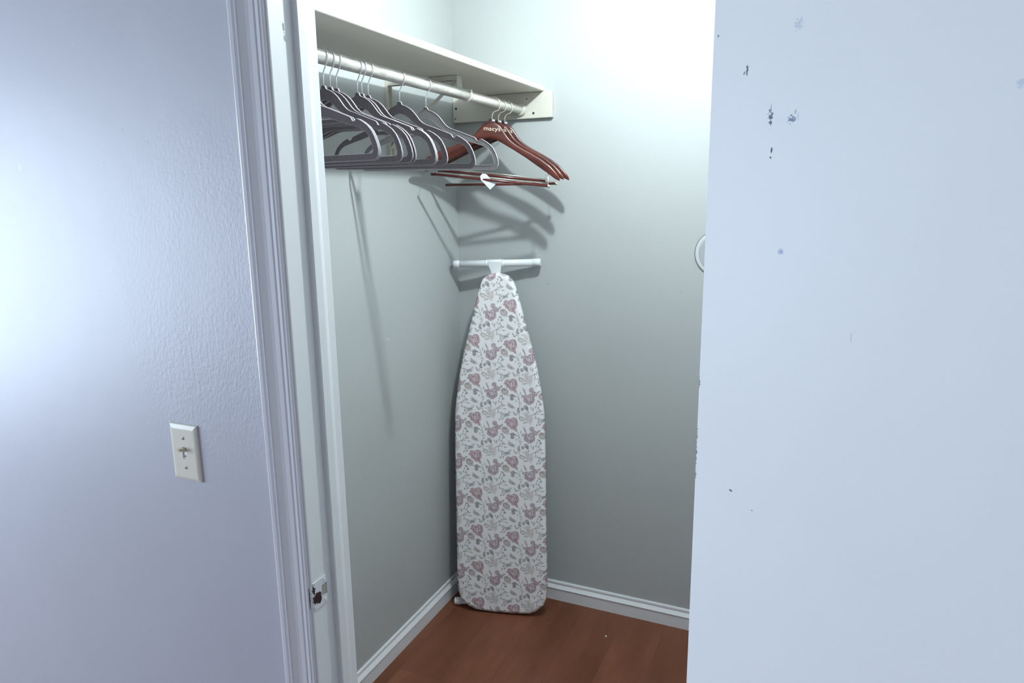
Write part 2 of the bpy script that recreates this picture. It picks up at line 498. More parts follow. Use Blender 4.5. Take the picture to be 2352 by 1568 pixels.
# front wall with the doorway (three pieces joined: left of, right of and above the opening)
bm = bmesh.new()
box_bm(bm, (-2.26, YC, 0), (JL - 0.018, YI, CEIL))
box_bm(bm, (JR + 0.018, YC, 0), (2.76, YI, CEIL))
box_bm(bm, (JL - 0.018, YC, 2.05), (JR + 0.018, YI, CEIL))
struct(bm_obj('wall_front', bm, M['front_wall']), 'glossy bluish white wall with the light switch, left of the closet doorway')
# bedroom around the camera: left wall with a window opening, rear wall with a window opening, right wall
bm = bmesh.new()
wy0, wy1, wz0, wz1 = -3.80, -2.00, 0.68, 2.05
box_bm(bm, (-2.26, -4.46, 0), (-2.2, wy0, CEIL)); box_bm(bm, (-2.26, wy1, 0), (-2.2, YC, CEIL))
box_bm(bm, (-2.26, wy0, 0), (-2.2, wy1, wz0)); box_bm(bm, (-2.26, wy0, wz1), (-2.2, wy1, CEIL))
struct(bm_obj('wall_room_left', bm, M['room']), 'bedroom wall with a glazed opening, left of the camera')
struct(box('wall_room_rear', (-2.26, -4.46, 0), (2.76, -4.4, CEIL), M['room']), 'bedroom wall behind the camera')
struct(box('wall_room_right', (2.7, -4.46, 0), (2.76, YC, CEIL), M['room']), 'bedroom wall right of the camera')
def window(name, lo, hi, ax, h_rail=False):
    bm = bmesh.new(); w = 0.05
    a0, a1, z0, z1 = lo[ax], hi[ax], lo[2], hi[2]
    def bar(p0, p1, q0, q1):
        l = list(lo); h = list(hi); l[ax], h[ax], l[2], h[2] = p0, p1, q0, q1
        box_bm(bm, l, h)
    bar(a0, a0 + w, z0, z1); bar(a1 - w, a1, z0, z1); bar(a0 + w, a1 - w, z0, z0 + w); bar(a0 + w, a1 - w, z1 - w, z1)
    if h_rail: bar(a0 + w, a1 - w, (z0 + z1) / 2 - 0.02, (z0 + z1) / 2 + 0.02)
    else: bar((a0 + a1) / 2 - 0.03, (a0 + a1) / 2 + 0.03, z0 + w, z1 - w)
    return struct(bm_obj(name, bm, M['trim']), 'white sliding window frame letting daylight into the bedroom')
window('window_1', (-2.25, wy0, wz0), (-2.21, wy1, wz1), 1)

# baseboards (flat face, sloping bright cap, small bead on top)
bp_ = [(0, 0), (0.0130, 0), (0.0130, 0.0490), (0.0155, 0.0505), (0.0155, 0.0520), (0.0058, 0.0640), (0.0044, 0.0655), (0.0066, 0.0690), (0.0066, 0.0745), (0.0045, 0.0785), (0, 0.079)]
o = struct(prism('baseboard_left', [(x, z) for x, z in bp_], 'y', YI, 0.0, M['base']), 'white moulded baseboard along the left closet wall')
o = struct(prism('baseboard_back', [(-x, z) for x, z in bp_], 'x', 0.0, XR, M['base']), 'white moulded baseboard along the back closet wall')
o = struct(prism('baseboard_right', [(XR - x, z) for x, z in bp_], 'y', YI, 0.0, M['base']), 'white moulded baseboard along the hidden right closet wall')

# casing: profile in (x, protrusion), left leg
cas = [(0.4095, 0), (0.4095, 0.0125), (0.4102, 0.0152), (0.4116, 0.0170), (0.4135, 0.0174), (0.4192, 0.0164), (0.4212, 0.0146), (0.4224, 0.0118), (0.4240, 0.0112),
       (0.4246, 0.0140), (0.4254, 0.0166), (0.4268, 0.0180), (0.4290, 0.0176), (0.4310, 0.0160), (0.4360, 0.0138), (0.4420, 0.0112), (0.4480, 0.0096), (0.4540, 0.0090), (0.4568, 0.0086),
       (0.4582, 0.0062), (0.4596, 0.0062), (0.4604, 0.0080), (0.4660, 0.0078), (0.4672, 0.0056), (0.4684, 0.0056), (0.4692, 0.0072), (0.4725, 0.0066), (0.4740, 0.0050), (0.4742, 0)]
def casing(name, poly, lab):
    return struct(prism(name, poly, 'z', 0.0, 2.05 + 0.004, M['trim']), lab)
casing('trim_1', [(x, YC - p_) for x, p_ in cas], 'white moulded door casing left of the closet opening')
casing('trim_2', [(JL + JR - x, YC - p_) for x, p_ in cas], 'white moulded door casing hidden behind the open door')
mid = JL + JR
struct(prism('trim_3', [(YC - p_, 2.054 + (0.4742 - x)) for x, p_ in cas], 'x', 0.410, mid - 0.410, M['trim']), 'white moulded head casing above the closet opening')
# closet-side casing edges, seen as a slim line past the jamb
struct(box('trim_4', (0.418, YI, 0), (0.472, YI + 0.012, 2.05), M['trim'], bev=0.003), 'slim white casing on the closet side of the left jamb')

# jambs with door stops
def jamb(name, x, s, lab):
    r = struct(box(name, (min(x, x - s * 0.018), YC - 0.001, 0), (max(x, x - s * 0.018), YI + 0.004, 2.05), M['jamb'], bev=0.0025), lab)
    st = [(x, -1.4440), (x + s * 0.0095, -1.4440), (x + s * 0.0115, -1.4420), (x + s * 0.0115, -1.4240), (x + s * 0.0095, -1.4165), (x + s * 0.0065, -1.4095), (x + s * 0.004, -1.4075), (x, -1.4075)]
    prism('door_stop', st, 'z', 0, 2.04, M['jamb'], r)
    return r
jl = jamb('trim_5', JL, 1, 'white left door jamb with stop and strike plate')
jr = jamb('trim_6', JR, -1, 'white right door jamb hidden behind the door')
struct(box('trim_7', (JL, YC - 0.001, 2.035), (JR, YI + 0.004, 2.05), M['jamb']), 'white head jamb above the closet opening')

# strike plate on the jamb: thin plate with curved lip, latch hole and two screws
def strike():
    x = JL
    bm = bmesh.new()
    # plate ring around the hole: y from -1.497 to -1.453, z .842-.897
    y0, y1, z0, z1 = -1.497, -1.4535, 0.842, 0.897
    hy0, hy1, hz0, hz1 = -1.4745, -1.4590, 0.858, 0.882
    t = 0.0016
    for (a, b, c, d) in ((y0, hy0, z0, z1), (hy1, y1, z0, z1), (hy0, hy1, z0, hz0), (hy0, hy1, hz1, z1)):
        box_bm(bm, (x, a, c), (x + t, b, d))
    # lip curling round the casing side
    prev = None
    seg = 7
    zl0, zl1 = 0.8485, 0.8905
    pr = [(x + t - 0.0075 * (1 - math.cos(a)), y0 - 0.0075 * math.sin(a)) for a in [PI / 2 * k / seg for k in range(seg + 1)]]
    for (p, q) in zip(pr[:-1], pr[1:]):
        vs = [bm.verts.new((p[0], p[1], zl0)), bm.verts.new((q[0], q[1], zl0 + 0.0006)), bm.verts.new((q[0], q[1], zl1 - 0.0006)), bm.verts.new((p[0], p[1], zl1)),
              bm.verts.new((p[0] - t, p[1] + 0.0003, zl0)), bm.verts.new((q[0] - t, q[1] + 0.0003, zl0 + 0.0006)), bm.verts.new((q[0] - t, q[1] + 0.0003, zl1 - 0.0006)), bm.verts.new((p[0] - t, p[1] + 0.0003, zl1))]
        for f in ((0, 1, 2, 3), (7, 6, 5, 4), (0, 4, 5, 1), (3, 2, 6, 7), (1, 5, 6, 2), (0, 3, 7, 4)):
            bm.faces.new([vs[k] for k in f])
    sp = bm_obj('strike_plate', bm, M['strike'], jl)
    sp['label'] = 'chipped painted metal strike plate with dark rust patch'
    box('latch_hole', (x + 0.0001, hy0, hz0), (x + 0.0006, hy1, hz1), M['screw'], sp)
    for z in (0.8495, 0.8905):
        v, f = tube_data([(x + t - 0.0005, -1.4655, z), (x + t + 0.0009, -1.4655, z)], [0.0036, 0.0030], 12)
        fix_normals(mesh_obj('screw', v, f, M['jamb'], sp))
strike()

# ------------------------------------------------------------------ door, swung open beside the opening
door = empty('door_1', (1.175, -1.55, 0.012), (0, 0, -math.radians(35)))
struct(door, 'blue-white flush door swung open at the right, chipped along its edge')
box('door_leaf', (0, 0, 0), (0.711, 0.035, 2.02), M['door'], door, bev=0.0014)
door.children[0].location.z = -0.0
for z in (0.25, 1.30, 1.80):
    hg = tube('hinge', [(0.004, 0.0395, z - 0.04), (0.004, 0.0395, z + 0.04)], 0.0042, M['screw'], door, 10)

# ------------------------------------------------------------------ shelf, cleat, bracket, rod
SH0, SH1, SZ = 0.079, 0.365, 1.961
bm = bmesh.new()
box_bm(bm, (SH0, YI + 0.001, SZ), (SH1, -0.0005, SZ + 0.019), 0.004, 3)
sh = tag(bm_obj('closet_shelf', bm, M['shelf']), 'long cream painted wooden shelf board above the clothes rod', 'shelf')

cl = tag(box('shelf_cleat', (0.001, -0.019, 1.872), (0.3955, -0.0003, 1.9605), M['cleat'], bev=0.002), 'cream painted wood cleat on the back wall carrying the shelf end', 'cleat')
for (x, z, r_, mt) in ((0.015, 1.922, 0.0042, 'hole'), (0.0115, 1.886, 0.0026, 'hole'), (0.300, 1.939, 0.0022, 'hole'), (0.321, 1.941, 0.0036, 'bracket'), (0.3255, 1.889, 0.0042, 'hole'), (0.311, 1.891, 0.0030, 'base')):
    v, f = tube_data([(x, -0.0185, z), (x, -0.0196, z)], r_, 12)
    fix_normals(mesh_obj('screw_hole' if mt == 'hole' else 'filled_hole', v, f, M[mt], cl))

RX, RZ, RR = 0.277, 1.9035, 0.0158
rod = empty('closet_rod', (RX, -0.69, RZ))
tag(rod, 'worn silver telescoping clothes rod under the shelf', 'clothes rod')
def cyl_y(name, y0, y1, r, mat, parent, n=28, r_in=None):
    c = parent.location
    ys = [y0, y1]
    o = lathe_y(name, [(r - 0.0006, y0 - c.y), (r, y0 + 0.0012 - c.y), (r, y1 - 0.0012 - c.y), (r - 0.0006, y1 - c.y)], mat, parent, n)
    return o
cyl_y('outer_tube', YI + 0.001, -0.432, RR, M['rod'], rod)
cyl_y('inner_tube', -0.4325, -0.020, 0.0142, M['rod2'], rod)
lathe_y('rod_collar', [(0.0143, -0.438 + 0.69), (0.0180, -0.437 + 0.69), (0.0184, -0.434 + 0.69), (0.0166, -0.4315 + 0.69), (0.0143, -0.4312 + 0.69)], M['rod2'], rod, 28)
so = tag(lathe_y('rod_socket', [(0.0150, -0.0195), (0.0215, -0.0195), (0.0225, -0.023), (0.0205, -0.032), (0.0182, -0.0345), (0.0150, -0.0345)], M['cleat'], None, 36, (RX, 0, RZ)),
         'small round cream rod socket fixed to the cleat', 'rod socket')

# shelf and rod bracket
BY = -0.449
br = empty('shelf_bracket', (0, BY, SZ))
tag(br, 'cream metal shelf and rod bracket with a diagonal brace on the left wall', 'bracket')
def L(pts): return [(p[0], p[1], p[2]) for p in pts]
# wall leg: slim channel with tabs top and bottom
bm = bmesh.new()
hw = 0.0125
def plate(bm, x0, x1, y0, y1, z0, z1, bev=0.0): box_bm(bm, (x0, y0, z0), (x1, y1, z1), bev)
plate(bm, 0.0004, 0.0030, -hw, hw, -0.262, -0.0005)
plate(bm, 0.0030, 0.0110, -hw, -hw + 0.0022, -0.225, -0.0005); plate(bm, 0.0030, 0.0110, hw - 0.0022, hw, -0.225, -0.0005)
wl = bm_obj('wall_leg', bm, M['bracket'], br)
v, f = tube_data([(0.0010, 0, -0.266), (0.0026, 0, -0.266)], 0.0126, 20)
fix_normals(mesh_obj('bottom_tab', v, f, M['bracket'], br))
for z in (-0.030, -0.266):
    v, f = tube_data([(0.0028, 0, z), (0.0036, 0, z)], 0.0030 if z < -0.1 else 0.0036, 12)
    fix_normals(mesh_obj('screw_hole', v, f, M['hole'], br))
bm = bmesh.new()
ha = hw - 0.0004
plate(bm, 0.0113, 0.258, -ha, ha, -0.0028, -0.0008)
plate(bm, 0.0113, 0.258, -ha, -ha + 0.002, -0.014, -0.0028); plate(bm, 0.0113, 0.258, ha - 0.002, ha, -0.014, -0.0028)
plate(bm, 0.2562, 0.2586, -hw, hw, -0.040, -0.0005)
bm_obj('shelf_arm', bm, M['bracket'], br)
# diagonal brace (flat bar)
bm = bmesh.new()
p0, p1 = Vector((0.006, 0, -0.205)), Vector((0.250, 0, -0.012))
d_ = (p1 - p0).normalized(); nn = Vector((-d_.z, 0, d_.x)) * 0.0012
vs = []
for p in (p0, p1):
    for sy in (-0.0095, 0.0095):
        for sn in (-1, 1):
            vs.append(bm.verts.new(p + nn * sn + Vector((0, sy, 0))))
for f in ((0, 1, 3, 2), (4, 6, 7, 5), (0, 4, 5, 1), (2, 3, 7, 6), (0, 2, 6, 4), (1, 5, 7, 3)):
    bm.faces.new([vs[k] for k in f])
bm_obj('diagonal_brace', bm, M['bracket'], br)
# rod saddle: half ring under the rod ending in a rounded tab on the room side
def saddle():
    bm = bmesh.new()
    w = 0.0095; yc = 0.016
    angs = [math.radians(a) for a in range(-205, 31, 9)]
    rin, rout = RR + 0.0004, RR + 0.0024
    cx, cz = RX, RZ - SZ
    ring = []
    for a in angs:
        ca, sa = math.cos(a), math.sin(a)
        ring.append([bm.verts.new((cx + r_ * ca, yc + sy, cz + r_ * sa)) for r_ in (rin, rout) for sy in (-w / 2, w / 2)])
    for A, B in zip(ring[:-1], ring[1:]):
        for (i_, j_) in ((0, 1), (1, 3), (3, 2), (2, 0)):
            bm.faces.new((A[i_], A[j_], B[j_], B[i_]))
    bm.faces.new((ring[0][0], ring[0][1], ring[0][3], ring[0][2])); bm.faces.new((ring[-1][0], ring[-1][1], ring[-1][3], ring[-1][2]))
    r = bmesh.ops.create_uvsphere(bm, u_segments=14, v_segments=8, radius=0.0062)
    for v in r['verts']:
        v.co = Vector((v.co.x * 0.45, v.co.y, v.co.z * 1.15)) + Vector((cx + 0.0150, yc, cz + 0.0106))
    # stem up to the shelf arm behind the rod
    box_bm(bm, (cx - 0.021, yc - w / 2, cz + 0.004), (cx - 0.0186, yc + w / 2, -0.0026))
    return bm_obj('rod_saddle', bm, M['rod2'], br, True)
saddle()

# ------------------------------------------------------------------ velvet hangers
vo_half = [(0.0046, -0.0605), (0.0068, -0.0655), (0.0084, -0.0680), (0.0125, -0.0695), (0.0210, -0.0725), (0.0320, -0.0785), (0.0420, -0.0865), (0.0510, -0.0965), (0.0595, -0.1065), (0.0690, -0.1145), (0.0780, -0.1188), (0.0910, -0.1230),
           (0.1240, -0.1345), (0.1500, -0.1437), (0.1535, -0.1462), (0.1565, -0.1515), (0.1610, -0.1532), (0.1650, -0.1522), (0.1672, -0.1490), (0.1710, -0.1487), (0.1840, -0.1550), (0.1960, -0.1628), (0.2060, -0.1730), (0.2130, -0.1850),
           (0.2190, -0.2000), (0.2212, -0.2120), (0.2195, -0.2215), (0.2140, -0.2268), (0.2060, -0.2285)]
outer = vo_half + [(-x, z) for x, z in reversed(vo_half)]
h1 = [(0.0, -0.0888), (0.0110, -0.0915), (0.0200, -0.0958), (0.0300, -0.1020), (0.0370, -0.1085), (0.0480, -0.1165), (0.0600, -0.1235), (0.0705, -0.1292), (0.0680, -0.1318), (0.0600, -0.1322)]
hump = h1 + [(-x, z) for x, z in reversed(h1[1:])]
h2 = [(0.0800, -0.1408), (0.0960, -0.1425), (0.1240, -0.1512), (0.1500, -0.1580), (0.1780, -0.1662), (0.1910, -0.1735), (0.1990, -0.1820), (0.2055, -0.1960), (0.2092, -0.2085), (0.2080, -0.2140), (0.2030, -0.2166)]
low = h2 + [(-x, z) for x, z in reversed(h2)]

def hook_pts(z0, zs, r, off=0.0, end=215):
    """shank from z0 up to zs, bending round the room side and over a circle of radius r"""
    cz = RR + 0.0016 - r
    pts = [(0, 0, z0), (0, 0, zs - 0.006), (0.0012, 0, zs), (0.0045, 0, zs + 0.006)]
    for a in range(-38, end, 11):
        pts.append((r * math.cos(math.radians(a)), 0, cz + r * math.sin(math.radians(a))))
    return pts

def velvet_proto(mat):
    r = empty('velvet_hanger', (0, 0, 0))
    flat_shape('frame', [outer, hump, low], 0.0019, 0.0006, M[mat], r)
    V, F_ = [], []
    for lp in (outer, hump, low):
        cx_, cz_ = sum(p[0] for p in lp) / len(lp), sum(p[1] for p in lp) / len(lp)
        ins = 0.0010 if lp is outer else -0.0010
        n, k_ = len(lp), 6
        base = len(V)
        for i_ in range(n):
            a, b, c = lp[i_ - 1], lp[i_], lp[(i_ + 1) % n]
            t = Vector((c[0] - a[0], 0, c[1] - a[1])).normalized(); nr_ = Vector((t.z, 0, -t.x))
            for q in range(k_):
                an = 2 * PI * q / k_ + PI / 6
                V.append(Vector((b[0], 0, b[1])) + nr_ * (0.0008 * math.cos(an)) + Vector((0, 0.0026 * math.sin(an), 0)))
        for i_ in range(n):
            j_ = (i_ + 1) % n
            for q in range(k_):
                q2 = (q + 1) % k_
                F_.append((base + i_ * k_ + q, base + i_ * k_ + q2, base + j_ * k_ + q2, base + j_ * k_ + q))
    fix_normals(mesh_obj('rim', V, F_, M['velvet_rim_lit'], r, True))['label'] = 'raised rim along the hanger edges, edge light painted in its paler colour'
    tube('hook', hook_pts(-0.066, -0.033, 0.0185), 0.0015, M['chrome'], r, 8)
    # slim raised rim around the hump, a bead at the collar
    lathe = [(0, 0, -0.0625), (0, 0, -0.0600), (0, 0, -0.0585)]
    tube('collar', lathe, [0.0042, 0.0040, 0.0026], M[mat], r, 12)
    return r

def dup(root, loc, rot):
    r = root.copy(); COL.objects.link(r); r.location = loc; r.rotation_euler = rot
    for ch in list(root.children):
        c = ch.copy(); COL.objects.link(c); c.parent = r
        for g in ch.children:
            d = g.copy(); COL.objects.link(d); d.parent = c
    return r

vh = [  # hook y, y of the right end, roll in degrees, label
    (-0.680, -0.682, 1.0, 'grey velvet hanger nearest the wooden hangers, lamp light painted into its paler colour'),
    (-0.811, -0.815, 1.2, 'grey velvet hanger hanging alone, second from the wooden hangers'),
    (-0.949, -0.961, 0.6, 'grey velvet hanger third from the wooden hangers, its end standing clear of its cluster'),
    (-0.975, -1.006, 0.5, 'grey velvet hanger in the middle of the cluster of three, fourth from the wooden hangers'),
    (-0.992, -1.014, 0.4, 'grey velvet hanger at the front of the cluster of three, fifth from the wooden hangers'),
    (-1.070, -1.099, 0.3, 'grey velvet hanger sixth from the wooden hangers, rearmost of the group by the door casing'),
    (-1.093, -1.113, 0.3, 'grey velvet hanger seventh from the wooden hangers, its hook between two others'),
    (-1.116, -1.151, 0.2, 'grey velvet hanger eighth from the wooden hangers, leftmost visible hook on the rod'),
    (-1.196, -1.231, 0.2, 'grey velvet hanger ninth from the wooden hangers, its hook hidden behind the door casing'),
    (-1.212, -1.2385, 0.1, 'grey velvet hanger nearest the camera, frontmost end in front of all the others'),
]
proto = {}
for i, (yh, ye, roll, lab) in enumerate(vh):
    yaw = math.asin((ye - yh) / 0.221)
    loc = (RX, yh, RZ); rot = (0, math.radians(roll), yaw)
    key = 'velvet_lit' if i == 0 else 'velvet'
    if key not in proto:
        o = velvet_proto(key); proto[key] = o
        o.location = loc; o.rotation_euler = rot
    else:
        o = dup(proto[key], loc, rot)
    tag(o, lab, 'clothes hanger', 'grey velvet hangers on the rod')

# ------------------------------------------------------------------ wooden suit hangers
top_t = [(0.0, -0.0605), (0.008, -0.0620), (0.018, -0.0645), (0.030, -0.0730), (0.042, -0.0885), (0.053, -0.1025), (0.064, -0.1145), (0.085, -0.1285), (0.108, -0.1400), (0.140, -0.1540), (0.172, -0.1695), (0.203, -0.1890), (0.221, -0.2050), (0.235, -0.2210), (0.2395, -0.2290)]
bot_t = [(0.0, -0.1140), (0.012, -0.1145), (0.040, -0.1275), (0.082, -0.1480), (0.120, -0.1680), (0.159, -0.1910), (0.198, -0.2140), (0.225, -0.2310), (0.2395, -0.2360)]
KC = 0.030 / 0.24 ** 2
def yoff(s): return -KC * s * s
def wood_body(parent):
    ss = list(np.concatenate([np.linspace(-0.2395, -0.22, 6), np.linspace(-0.21, 0.21, 57), np.linspace(0.22, 0.2395, 6)]))
    verts, faces = [], []
    n = 16
    for s in ss:
        a = abs(s)
        zt = np.interp(a, [p[0] for p in top_t], [p[1] for p in top_t]); zb = np.interp(a, [p[0] for p in bot_t], [p[1] for p in bot_t])
        th = np.interp(a, [0, 0.05, 0.12, 0.2, 0.232, 0.2395], [0.0065, 0.0065, 0.0078, 0.0100, 0.0095, 0.0060])
        zc, hz = (zt + zb) / 2, (zt - zb) / 2
        e = 0.42
        for k in range(n):
            an = 2 * PI * k / n + PI / n
            c_, s_ = math.cos(an), math.sin(an)
            yy = math.copysign(abs(c_) ** e, c_) * th; zz = math.copysign(abs(s_) ** e, s_) * hz
            verts.append((s, yoff(s) + yy, zc + zz))
    for i in range(len(ss) - 1):
        for k in range(n):
            k2 = (k + 1) % n
            faces.append((i * n + k, i * n + k2, (i + 1) * n + k2, (i + 1) * n + k))
    faces.append(tuple(range(n))); faces.append(tuple((len(ss) - 1) * n + k for k in range(n)))
    o = fix_normals(mesh_obj('body', verts, faces, M['walnut'], parent, True))
    return o

def wooden_proto():
    r = empty('wooden_hanger', (0, 0, 0))
    wood_body(r)
    nk = box('neck', (-0.0075, -0.0060, -0.0660), (0.0085, 0.0060, -0.0545), M['bar_wood'], r, bev=0.0015)
    box('size_clip', (0.0010, -0.0078, -0.0605), (0.0094, 0.0078, -0.0540), M['chrome'], r, bev=0.0010)
    box('black_clip', (-0.0094, -0.0074, -0.0590), (-0.0008, 0.0074, -0.0530), M['black'], r, bev=0.0010)
    tube('hook', hook_pts(-0.055, -0.036, 0.0250, end=200), 0.0016, M['brass'], r, 8)
    # lettering on the front
    tc = bpy.data.curves.new('lettering', 'FONT'); tc.body = "macys"; tc.size = 0.0186; tc.extrude = 0.0002; tc.space_character = 1.0; tc.offset = -0.00012
    to = bpy.data.objects.new('lettering_tmp', tc); COL.objects.link(to)
    me = bpy.data.meshes.new_from_object(to.evaluated_get(bpy.context.evaluated_depsgraph_get()))
    bpy.data.objects.remove(to)
    xs_ = [v.co.x for v in me.vertices]; x0_, x1_ = min(xs_), max(xs_)
    me.transform(Matrix.Diagonal((0.0545 / (x1_ - x0_), 1, 1, 1)) @ Matrix.Translation((-(x0_ + x1_) / 2, 0, 0)))
    bmt = bmesh.new(); bmt.from_mesh(me)
    # the small star that stands for the apostrophe, over the last letter
    sv = []
    for q in range(10):
        an = PI / 2 + q * PI / 5; rr = 0.0021 if q % 2 == 0 else 0.0009
        sv.append(bmt.verts.new((0.0215 + rr * math.cos(an), 0.0128 + rr * math.sin(an), 0.0002)))
    bmt.faces.new(sv); bmt.to_mesh(me); bmt.free()
    me.transform(Matrix.Translation((0.0035, -0.0068, -0.0896)) @ Matrix.Rotation(PI / 2, 4, 'X'))
    me.materials.clear(); me.materials.append(M['gold_print'])
    lo = bpy.data.objects.new('lettering', me); COL.objects.link(lo); lo.parent = r
    return r

def trouser_bar(root, s0, z0, s1, z1, yb, cap_left=True):
    """dark wooden bar hung on two wires under the arms, with a wire locking rail over it"""
    def P(s, z): return (s, yb, z)
    tube('trouser_bar', [P(s0, z0), P(s1, z1)], 0.0042, M['bar_wood'], root, 12)
    for s, z in ((s0, z0), (s1, z1)):
        if s < 0 and not cap_left: continue
        sg = -1 if s < 0 else 1
        v, f = tube_data([P(s + sg * -0.003, z), P(s + sg * 0.0015, z), P(s + sg * 0.0045, z)], [0.0054, 0.0054, 0.0046], 12)
        fix_normals(mesh_obj('end_cap', v, f, M['brass'] if sg > 0 else M['black'], root))
        sx = s + sg * -0.001
        zt = float(np.interp(abs(sx) - 0.006, [p[0] for p in bot_t], [p[1] for p in bot_t]))
        tube('hanging_wire', [P(sx, z), P(sx - sg * 0.001, z + 0.004), (sx - sg * 0.005, yoff(sx), zt + 0.006)], 0.0009, M['brass'], root, 6)
    tube('locking_wire', [P(s0 + 0.004, z0 + 0.0062), P((s0 + s1) / 2, (z0 + z1) / 2 + 0.0085), P(s1 - 0.002, z1 + 0.0068)], 0.0010, M['brass'], root, 6)

wp = wooden_proto()
ws = [(-0.250, 0.0, 4.8, 19, 'red brown wooden suit hanger with cream lettering, frontmost of the three'),
      (-0.191, -0.005, 4.2, 12, 'middle red brown wooden suit hanger, pressed between two others'),
      (-0.140, -0.005, 4.5, 15, 'rearmost red brown wooden suit hanger, closest to the back wall')]
bars = [(-0.1855, -0.2429, 0.2045, -0.2548, -0.024, True), (-0.1945, -0.2292, 0.182, -0.2438, -0.024, True), (-0.1915, -0.2791, 0.1955, -0.2491, -0.024, False)]
wh = [wp]
for k in range(2): wh.append(dup(wp, (0, 0, 0), (0, 0, 0)))
for o, (yh, dx, roll, yaw, lab), b_ in zip(wh, ws, bars):
    o.location = (RX + dx, yh, RZ + abs(dx) * 0.45); o.rotation_euler = (0, math.radians(roll), math.radians(yaw))
    tag(o, lab, 'clothes hanger', 'wooden suit hangers at the end of the rod')
    trouser_bar(o, *b_)
# paper tag hanging on the frontmost trouser bar
tg = prism('paper_tag', [(-0.006, 0.0), (0.006, 0.0), (0.013, -0.010), (0.013, -0.055), (-0.013, -0.055), (-0.013, -0.010)], 'y', -0.0003, 0.0003, M['tag'], wh[0])
tg.location = (-0.020, -0.0295, -0.2335); tg.rotation_euler = (0.10, math.radians(-48), 0.12)
tg['label'] = 'small white paper tag with printed lines'

# ------------------------------------------------------------------ ironing board leaning in the corner
YAW = math.radians(13)
B0 = Vector((0.2465, -0.1815, 0.010)); N0 = Vector((0.204, -0.085, 1.326))
ldir = (N0 - B0).normalized(); bdir = Vector((math.cos(YAW), math.sin(YAW), 0))
bdir = (bdir - ldir * bdir.dot(ldir)).normalized()
ndir = bdir.cross(ldir)          # towards the room
ib = bpy.data.objects.new('ironing_board', None); ib.empty_display_size = 0.1; COL.objects.link(ib)
mw = Matrix((bdir, ndir, ldir)).transposed().to_4x4(); mw.translation = B0
ib.matrix_world = mw             # local x across, y towards the room, z along the board
tag(ib, 'folded ironing board with a pink and grey rose print cover leaning in the closet corner', 'ironing board')
wt = [(-0.006, 0.0), (-0.0055, 0.03), (-0.004, 0.062), (0.0, 0.110), (0.011, 0.135), (0.037, 0.164), (0.066, 0.174), (0.12, 0.179), (0.37, 0.1765), (0.57, 0.176), (0.715, 0.1745), (0.80, 0.1715), (0.886, 0.160), (0.96, 0.147),
      (1.03, 0.131), (1.09, 0.115), (1.152, 0.0985), (1.21, 0.084), (1.249, 0.0735), (1.274, 0.066), (1.296, 0.056), (1.308, 0.043), (1.316, 0.025), (1.320, 0.0)]

